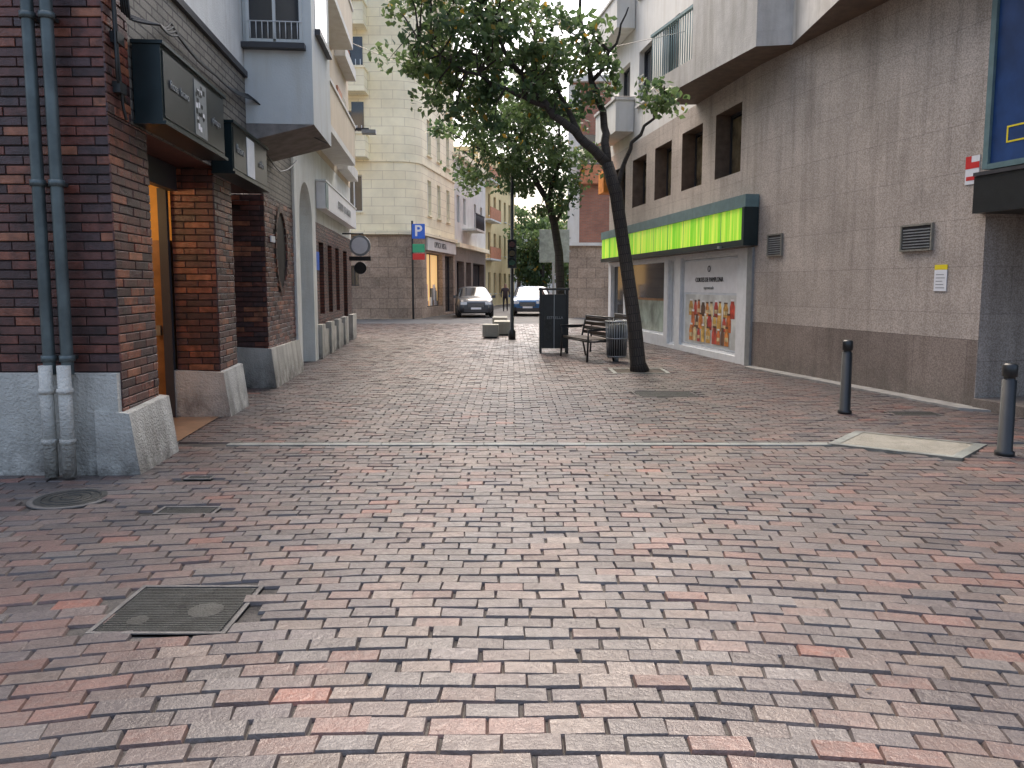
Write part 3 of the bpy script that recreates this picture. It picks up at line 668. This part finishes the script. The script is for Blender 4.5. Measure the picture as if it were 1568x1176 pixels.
mb.q(CS,[(17,0,0),(17,-8,0),(17,-8,9.2),(17,0,9.2)],M_white); mb.q(CS,[(7.02,0,9.2),(17,0,9.2),(17,-8,9.2),(7.02,-8,9.2)],M_conc)
mb.build('white_corner_building')
mb=MB(); Y3=Fr((-2.3,60),(.18,.98),(.98,-.18)); 
mb.facade(Y3,-1,14,0,12,[(a,a+.9,z,z+1.7) for z in (1,4.2,7.2,10.0) for a in (0,2.2,4.4,6.6,8.8,11)],M_yellow,.2,sill=M_white)
YF=Fr((-12,59.1),(1,0),(0,-1)); mb.facade(YF,0,9.5,0,12,[(8.2,8.9,z,z+1.7) for z in (4.2,7.2,10.0)],M_yellow,.2)
for z in (3.6,6.6,9.6): mb.box(Y3,-.5,3.5,0,.8,z,z+.12,M_white); mb.box(Y3,-.5,3.5,.74,.8,z+.12,z+1,M_shut)
mb.build('yellow_building')
mb=MB(); RF=Fr((2.85,39),(1,0),(0,-1)); RS=Fr((2.85,39),(.10,.99),(-.99,.10))
mb.facade(RF,0,16,3.75,11.5,[(a,a+1.1,z,z+1.5) for z in (5.0,8.2) for a in (2.4,5.4,8.4)],M_brickred,.2,frame=M_framew,sill=M_pale)
mb.facade(RF,0,16,0,3.6,[(4,6,0,2.6)],M_rubble,.2); mb.box(RF,-.1,16,-.1,.15,3.6,3.75,M_pale); mb.box(RF,-.1,16,-.1,.3,11.5,11.8,M_pale)
mb.box(RF,-.08,.5,.002,.05,3.76,11.4,M_pale)
mb.facade(RS,0,14,0,11.5,[(a,a+1.1,z,z+1.5) for z in (1.2,5.0,8.2) for a in (1.4,4.4,7.4,10)],M_brickred,.2,sill=M_pale)
mb.box(RF,.5,1.7,.0,.5,6.6,7.5,M_shut); mb.box(RF,.5,1.7,.01,.04,7.5,9,M_glass)
mb.build('red_brick_building')
mb=MB(); BB=Fr((-14,100),(1,0),(0,-1))
mb.facade(BB,0,40,0,9,[(a,a+1.1,z,z+1.5) for z in (3,6) for a in range(2,38,3)],M_pale,.2); mb.build('distant_building')
mb=MB(); B3=Fr((6,75),(1,0),(0,-1)); mb.facade(B3,0,12,0,13,[(a,a+1.1,z,z+1.5) for z in (3,6,9) for a in range(1,11,3)],M_pink,.2); mb.build('distant_building')

# ------------------------------------------------------------------ TREES
def leafmat(name,dark,light):
    m,nt,b=newmat(name); at=nt.nodes.new('ShaderNodeAttribute'); at.attribute_name='Col'
    sp=nt.nodes.new('ShaderNodeSeparateColor'); nt.links.new(at.outputs['Color'],sp.inputs[0])
    col=mixc(nt,dark,light,sp.outputs[0]); col=mixc(nt,col,(.45,.26,.03),sp.outputs[1])
    nt.links.new(col,b.inputs['Base Color']); b.inputs['Roughness'].default_value=.38
    tr=nt.nodes.new('ShaderNodeBsdfTranslucent'); nt.links.new(col,tr.inputs[0]); mx=nt.nodes.new('ShaderNodeMixShader'); mx.inputs[0].default_value=.48
    out=nt.nodes['Material Output']; nt.links.new(b.outputs[0],mx.inputs[1]); nt.links.new(tr.outputs[0],mx.inputs[2]); nt.links.new(mx.outputs[0],out.inputs[0]); return m
M_leaf=leafmat('leaves',(.042,.085,.040),(.16,.235,.085))
M_bark=brickmat('bark',(.085,.07,.055),(.06,.05,.042),(.03,.025,.02),.05,.16,.008,.9,.9,var=.4)
def leaves_obj(name,centers,crad,nper,size,mat):
    C=np.repeat(np.array(centers),nper,0); n=len(C)
    d=rng.normal(0,1,(n,3)); d/=np.linalg.norm(d,axis=1,keepdims=True)
    cr_=np.repeat(np.array(crad),nper)
    pos=C+d*(cr_*rng.random(n)**.45)[:,None]*np.array([1.15,1.15,.8])
    a=rng.normal(0,1,(n,3)); a[:,2]-=.5; a/=np.linalg.norm(a,axis=1,keepdims=True)
    b_=rng.normal(0,1,(n,3)); b_-= (b_*a).sum(1,keepdims=True)*a; b_/=np.linalg.norm(b_,axis=1,keepdims=True)
    c=np.cross(a,b_); s=(size*rng.uniform(.6,1.25,n))[:,None]
    v=np.stack([pos-a*s*.55, pos-b_*s*.36-a*s*.05+c*s*.06, pos+a*s*.6, pos+b_*s*.36-a*s*.05+c*s*.06],1)
    V=v.reshape(-1,3); F=np.arange(n*4).reshape(-1,4)
    me=bpy.data.meshes.new(name); me.from_pydata(V.tolist(),[],F.tolist()); me.materials.append(mat)
    tone=np.repeat(rng.random(len(centers)),nper)*.6+rng.random(n)*.4; yel=(rng.random(n)<.02)*rng.uniform(.4,1,n)
    col=np.stack([tone,yel,yel*0,yel*0+1],1); col=np.repeat(col,4,0)
    ca=me.color_attributes.new('Col','FLOAT_COLOR','POINT'); ca.data.foreach_set('color',col.ravel())
    o=bpy.data.objects.new(name,me); scn.collection.objects.link(o); return o
def tree(name,trunk,trad,limbs,ells,nclus,nper,size,crad=.42):
    mb=MB(); mb.tube(trunk,trad,M_bark,12)
    nodes=[Vector(p) for p in trunk[len(trunk)//2:]]
    for pts,r0,r1 in limbs:
        n=len(pts); P=[]
        for i in range(n-1):
            a,b_=Vector(pts[i]),Vector(pts[i+1])
            for k in range(4):
                p=a.lerp(b_,k/4); 
                if not(i==0 and k==0): p+=Vector(rng.normal(0,.025,3))
                P.append(p)
        P.append(Vector(pts[-1])); m_=len(P)
        mb.tube(P,[r0+(r1-r0)*i/(m_-1) for i in range(m_)],M_bark,8); nodes+=P[2:]
    cs=[];cr_=[]
    wts=np.array([e[3] for e in ells]); wts=wts/wts.sum()
    while len(cs)<nclus:
        e=ells[rng.choice(len(ells),p=wts)]
        d=rng.normal(0,1,3); d/=np.linalg.norm(d); p=np.array(e[0])+d*np.array(e[1])*(rng.random()**.42)
        if any(np.linalg.norm(p-q)<e[2]*.55 for q in cs[-60:]): 
            if rng.random()<.7: continue
        cs.append(p); cr_.append(crad*rng.uniform(.5,1.2))
    for p in cs:
        v=Vector(p); nd=min(nodes,key=lambda q:(q-v).length)
        mid=nd.lerp(v,.5)+Vector(rng.normal(0,.08,3))+Vector((0,0,.06))
        mb.tube([nd,mid,v],[.022,.014,.005],M_bark,5,False)
    lv=leaves_obj('foliage',cs,cr_,nper,size,M_leaf)
    o=mb.build(name); lv.parent=o; return o
trunk=[(2.42,14.5,-.02),(2.38,14.5,.15),(2.3,14.5,.9),(2.18,14.5,1.7),(2.05,14.5,2.5),(1.92,14.5,3.3),(1.75,14.5,3.85)]
trad=[.19,.15,.135,.125,.12,.12,.11]
limbs=[([(1.75,14.5,3.85),(1.25,14.4,4.3),(.6,14.4,4.85),(0.,14.5,5.6),(-.5,14.5,6.6)],.10,.025),
 ([(1.75,14.5,3.85),(1.75,14.7,4.6),(1.5,14.8,5.4),(1.3,14.9,6.4),(1.2,15,7.4)],.085,.02),
 ([(1.92,14.5,3.4),(2.15,14.4,4.1),(2.5,14.3,4.6),(2.8,14.2,5.0)],.05,.012),
 ([(.6,14.4,4.85),(.1,14.1,5.0),(-.8,13.9,5.3),(-1.6,13.8,5.8)],.05,.012),
 ([(1.25,14.4,4.3),(.9,14.9,5.2),(.5,15.4,6.2),(.2,15.6,7.2)],.06,.015),
 ([(0.,14.5,5.6),(-.8,14.8,5.9),(-1.5,15,6.6)],.04,.012),
 ([(1.5,14.8,5.4),(1.9,14.6,6.0),(2.1,14.5,6.6)],.04,.012)]
ells=[((-1.0,14.5,6.25),(1.45,1.6,1.3),.5,1.5),((-.6,14.3,5.3),(1.3,1.3,.85),.5,1.1),((.9,14.8,5.6),(1.1,1.5,1.0),.5,.8),((-.2,14.9,7.3),(1.9,2.0,.9),.5,.5),((2.7,14.2,4.95),(.42,.4,.28),.4,.16),((1.35,14.7,4.75),(.6,.6,.4),.4,.18)]
tree('street_tree',trunk,trad,limbs,ells,142,64,.122,.35)
trunk=[(1.55,24,-.02),(1.52,24,.3),(1.5,24,1.5),(1.45,24,2.6),(1.3,24,3.5),(1.1,24,4.2)]
limbs=[([(1.1,24,4.2),(.5,24,5.1),(-.3,24,6.2),(-.8,24,7.4)],.10,.02),([(1.1,24,4.2),(1.4,24.2,5.3),(1.5,24.3,7)],.09,.02),([(1.3,24,3.5),(1.9,24,4.4),(2.2,24,5.4)],.06,.015),([(.5,24,5.1),(-.3,23.7,5.4),(-1.4,23.6,5.9)],.05,.015)]
ells=[((-.3,24,6.2),(2.0,2.1,1.9),.6,1.6),((1.1,24,5.4),(1.4,1.8,1.8),.6,1.1)]
tree('street_tree',trunk,[.2,.16,.14,.13,.12,.11],limbs,ells,115,68,.155,.5)
cs=[];cr_=[]
for (c,r_,k) in (((2.5,66,4.6),(2.6,3,3.6),46),((5.5,72,6),(3,3,4.5),40),((.6,78,6),(2.6,3,4),30)):
    for i in range(k):
        d=rng.normal(0,1,3); d/=np.linalg.norm(d); cs.append(np.array(c)+d*np.array(r_)*rng.random()**.4); cr_.append(rng.uniform(.7,1.2))
o=leaves_obj('distant_trees',cs,cr_,110,.36,M_leaf)
mb=MB()
for x,y in ((2.5,66),(5.5,72),(.6,78)): mb.tube([(x,y,0),(x+.1,y,2),(x,y,5)],[.25,.2,.12],M_bark,8)
t=mb.build('trunks'); t.parent=o

# ------------------------------------------------------------------ STREET FURNITURE
def bollard(x,y,h):
    mb=MB(); mb.tube([(x,y,0),(x,y,.04),(x,y,.05),(x,y,h-.16),(x,y,h-.155),(x,y,h-.13),(x,y,h-.125),(x,y,h-.02),(x,y,h)],[.085,.085,.066,.062,.05,.05,.064,.064,.045],M_black,24)
    return mb.build('bollard')
bollard(4.68,7.2,.88); bollard(4.2,9.62,.93)
mb=MB(); x,y=0.0,23.1
mb.tube([(x,y,0),(x,y,.25),(x,y,.3),(x,y,5.0)],[.11,.11,.06,.045],M_black,14)
mb.box(W,x-.13,x+.13,y-.3,y-.06,2.12,2.95,M_black)
for i,(z,m_) in enumerate(((2.8,plain('lens_red',(.12,.01,.01),.2)),(2.54,plain('lens_amber',(.12,.07,.01),.2)),(2.27,plain('lens_green',(.01,.1,.05),.2)))):
    mb.tube([(x,y-.31,z),(x,y-.30,z)],.095,m_,20); mb.tube([(x,y-.42,z+.03),(x,y-.30,z)],.11,M_black,16,False)
mb.build('traffic_light')
mb=MB(); mb.cyl(1.6,30,0,3.8,.05,M_grey,10); mb.box(W,1.05,2.2,29.9,29.94,2.5,3.75,plain('sign_back',(.28,.33,.32),.5,.3)); mb.box(W,1.0,2.25,29.945,29.96,2.9,2.96,M_grey); mb.box(W,1.0,2.25,29.945,29.96,3.4,3.46,M_grey); mb.build('traffic_sign',.005)
M_seat=stucco('seat_concrete',(.40,.39,.34),.25,.5)
def block(x,y,w_,d,h):
    mb=MB(); mb.box(W,x-w_/2,x+w_/2,y-d/2,y+d/2,.04,h,M_seat); mb.box(W,x-w_/2+.05,x+w_/2-.05,y-d/2+.05,y+d/2-.05,0,.04,M_frame); return mb.build('concrete_bench',.03)
block(-.66,23.9,.5,.5,.42); block(-.3,25.6,.6,1.2,.45); block(-.45,29,.55,1.2,.45)
mb=MB(); x0,x1,y0,y1=.66,1.34,18.3,18.75
for a in (x0,x1-.05):
    for b_ in (y0,y1-.05): mb.box(W,a,a+.05,b_,b_+.05,0,1.5,M_black)
mb.box(W,x0+.052,x1-.052,y0+.015,y0+.04,.12,1.4,M_black); mb.box(W,x0+.015,x0+.04,y0+.052,y1-.052,.12,1.4,M_black); mb.box(W,x1-.04,x1-.015,y0+.052,y1-.052,.12,1.4,M_black); mb.box(W,x0+.052,x1-.052,y1-.04,y1-.015,.12,1.4,M_black)
mb.box(W,x0-.02,x1+.02,y0-.02,y1+.02,1.5,1.55,M_black)
mb.box(W,x0+.33,x0+.35,y0+.0,y0+.014,.12,1.4,M_grey)
mb.box(W,x0+.1,x0+.28,y0+.008,y0+.013,.3,.9,M_iron)
cbn=mb.build('terrace_cabinet',.006); text('ESTRELLA',Fr((1.2,y0),(1,0),(0,-1)),-.18,-.008,.85,.09,M_grey,cbn)
M_slat=plain('dark_slats',(.04,.03,.024),.5)
def bench(x,y,rot,w2):
    mb=MB(); c,s=math.cos(rot),math.sin(rot)
    F=Fr((x,y),(c,s),(-s,c)); b=M_black; r=.022
    P=lambda u,d,z: tuple(F.p(u,d,z))
    for sx in (-w2,w2):
        mb.tube([P(sx,-.28,0),P(sx,-.26,.45),P(sx,-.26,.66),P(sx,.24,.68)],r,b,8); mb.tube([P(sx,.34,0),P(sx,.24,.45),P(sx,.34,.92)],r,b,8)
        mb.tube([P(sx,-.26,.43),P(sx,.24,.43)],r,b,8)
        mb.box(F,sx-.03,sx+.03,-.29,.26,.69,.72,b)
    for z,d in ((.43,-.24),(.43,.22),(.92,.34)): mb.tube([P(-w2,d,z),P(w2,d,z)],r*.9,b,8)
    for i in range(6): mb.box(F,-w2+.02,w2-.02,-.25+i*.082,-.185+i*.082,.453,.475,M_slat)
    for i in range(4):
        z=.53+i*.098; d=.255+(z-.45)*.2; mb.box(F,-w2+.02,w2-.02,d-.01,d+.01,z,z+.07,M_slat)
    return mb.build('slatted_bench')
bench(1.62,17.0,R(-72),.75); bench(2.32,18.1,R(-80),.75)
mb=MB(); x,y=2.22,16.3
for i in range(26):
    a=i*2*math.pi/26; mb.tube([(x+.2*math.cos(a),y+.2*math.sin(a),.12),(x+.24*math.cos(a),y+.24*math.sin(a),.86)],.010,M_grey,5)
for z,r_ in ((.12,.2),(.5,.222),(.86,.245)): mb.tube([(x+r_*math.cos(a*math.pi/14),y+r_*math.sin(a*math.pi/14),z) for a in range(29)],.015,M_grey,6,False)
mb.cyl(x,y,.14,.8,.18,M_black,20); mb.cyl(x,y,0,.12,.05,M_grey,10)
mb.build('litter_bin')
mb=MB()
def wire(a,b_,sag):
    a,b_=Vector(a),Vector(b_); mb.tube([a.lerp(b_,k/14)-Vector((0,0,math.sin(k/14*math.pi)*sag)) for k in range(15)],.008,M_black,4,False)
wire((4.1,19,7.6),(-3.4,38,13),.6); wire((3.1,18.6,6.0),(-5.2,24,9),.5); wire((4.6,14.5,6.8),(-3.9,13,9.5),.4)
mb.build('overhead_wires')

# ------------------------------------------------------------------ CARS
def carpaint(name,c,coat=.4):
    m,nt,b=newmat(name); b.inputs['Base Color'].default_value=c4(c); b.inputs['Roughness'].default_value=.3; b.inputs['Metallic'].default_value=.1; b.inputs['Coat Weight'].default_value=coat; b.inputs['Coat Roughness'].default_value=.08; return m
M_head=plain('headlamp_glass',(.75,.78,.8),.1,0,.1)
def car(x,y,head,paint,hood=1.0):
    mb=MB(); F=Fr((x,y),(math.cos(head),math.sin(head)),(-math.sin(head),math.cos(head)))
    S=[(2.22,.62,.32,.62,.64,.5),(2.15,.80,.24,.78,.80,.66),(1.9,.88,.22,.90,.93,.74),(1.4,.92,.24,.98,1.02,.78),(.95,.93,.26,1.02,1.07,.80),(.25,.93,.26,1.03,1.50,.66),(-.5,.93,.26,1.03,1.56,.66),(-1.4,.92,.26,1.04,1.52,.64),(-1.95,.90,.28,1.03,1.36,.60),(-2.15,.86,.34,.96,1.02,.66),(-2.22,.76,.4,.8,.84,.6)]
    def ring(s):
        u,w_,zb,zt,zr,rw=s
        h=[(w_*.86,zb),(w_,zb+.18),(w_*1.0,(zb+zt)/2+.05),(w_*.965,zt),(rw,zr-.05),(rw*.8,zr),(rw*.4,zr+.02)]
        return [(u,d,z) for d,z in h]+[(u,-d,z) for d,z in reversed(h)]
    Rg=[ring(s) for s in S]
    for i in range(len(S)-1):
        n=len(Rg[i])
        for k in range(n):
            k2=(k+1)%n; m_=paint
            ghouse= S[i][4]-S[i][3]>.2 or S[i+1][4]-S[i+1][3]>.2
            full= S[i][4]-S[i][3]>.2 and S[i+1][4]-S[i+1][3]>.2
            if ghouse and k in (3,9): m_=M_glass
            if ghouse and not full and k in (4,5,6,7,8): m_=M_glass
            if k in(0,12): m_=M_frame
            if k==13: m_=M_rubber
            mb.poly([F.p(*Rg[i][k]),F.p(*Rg[i][k2]),F.p(*Rg[i+1][k2]),F.p(*Rg[i+1][k])],m_,None,True)
    mb.poly([F.p(*p) for p in Rg[0]],paint); mb.poly([F.p(*p) for p in Rg[-1]],paint)
    for u in (-.05,-.95):
        for sg in (1,-1): mb.tube([tuple(F.p(u,sg*.905,1.03)),tuple(F.p(u-.03,sg*.675,1.5))],.03,M_frame,5)
    mb.box(F,2.19,2.245,-.42,.42,.52,.74,M_frame)
    for i in range(4): mb.box(F,2.246,2.255,-.40,.40,.54+i*.05,.555+i*.05,M_grey)
    mb.box(F,2.17,2.25,-.6,.6,.28,.44,M_frame); mb.box(F,2.251,2.27,-.26,.26,.42,.52,M_whitesign)
    for sg in (1,-1):
        a,b_=sorted((sg*.46,sg*.78)); mb.box(F,2.08,2.20,a,b_,.66,.79,M_head)
        a,b_=sorted((sg*.92,sg*1.1)); mb.box(F,.72,.86,a,b_,.98,1.12,paint)
        a,b_=sorted((sg*.6,sg*.84)); mb.box(F,-2.23,-2.15,a,b_,.75,.95,M_redsign)
        for u in (1.38,-1.32):
            c0=F.p(u,sg*.72,.33); c1=F.p(u,sg*.935,.33); mb.tube([c0,c1],.33,M_rubber,24); c2=F.p(u,sg*.945,.33); mb.tube([c1,c2],.2,M_grey,16)
    return mb.build('parked_car')
car(-2.05,41.3,R(-84),carpaint('dark_grey_paint',(.055,.065,.075)))
car(.95,43.4,R(-93),carpaint('blue_paint',(.02,.10,.24)))
car(1.6,52,R(-95),carpaint('white_paint',(.7,.7,.7)))
def person(x,y,top,legs):
    me=bpy.data.meshes.new('pedestrian'); 
    V=[(0,0,.95),(0,0,1.2),(0,0,1.42),(0,0,1.52),(0,-.02,1.66),(-.2,0,1.4),(-.27,.06,1.12),(-.25,-.04,.88),(.2,0,1.4),(.27,-.06,1.12),(.25,-.14,.9),(-.1,0,.88),(-.11,-.1,.5),(-.11,-.06,.08),(.1,0,.88),(.11,.06,.5),(.11,.2,.1),(-.11,-.2,.04),(.11,.1,.04),(0,-.02,1.74)]
    E=[(0,1),(1,2),(2,3),(3,4),(4,19),(2,5),(5,6),(6,7),(2,8),(8,9),(9,10),(0,11),(11,12),(12,13),(0,14),(14,15),(15,16),(13,17),(16,18)]
    me.from_pydata(V,E,[]); o=bpy.data.objects.new('pedestrian',me); scn.collection.objects.link(o); o.location=(x,y,0)
    sk=o.modifiers.new('s','SKIN'); rad=[.15,.15,.17,.06,.10,.08,.055,.035,.08,.055,.035,.1,.07,.05,.1,.07,.05,.045,.045,.07]
    for i,r_ in enumerate(rad): me.skin_vertices[0].data[i].radius=(r_,r_*.85)
    me.skin_vertices[0].data[0].use_root=True
    o.modifiers.new('u','SUBSURF').levels=1; o.modifiers['u'].render_levels=2
    m,nt,b=newmat('clothes'); cc=coords(nt); sx=nt.nodes.new('ShaderNodeSeparateXYZ'); nt.links.new(cc,sx.inputs[0])
    rp=nt.nodes.new('ShaderNodeValToRGB'); mr=nt.nodes.new('ShaderNodeMapRange'); mr.inputs[2].default_value=1.8; nt.links.new(sx.outputs[2],mr.inputs[0]); nt.links.new(mr.outputs[0],rp.inputs[0])
    rp.color_ramp.interpolation='CONSTANT'; rp.color_ramp.elements[0].color=c4(legs); rp.color_ramp.elements[1].color=c4(top); rp.color_ramp.elements[1].position=.52
    e=rp.color_ramp.elements.new(.83); e.color=(.45,.27,.2,1); e=rp.color_ramp.elements.new(.94); e.color=(.04,.03,.02,1)
    nt.links.new(rp.outputs[0],b.inputs['Base Color']); me.materials.append(m)
person(-.42,49,(.05,.035,.04),(.02,.02,.03));
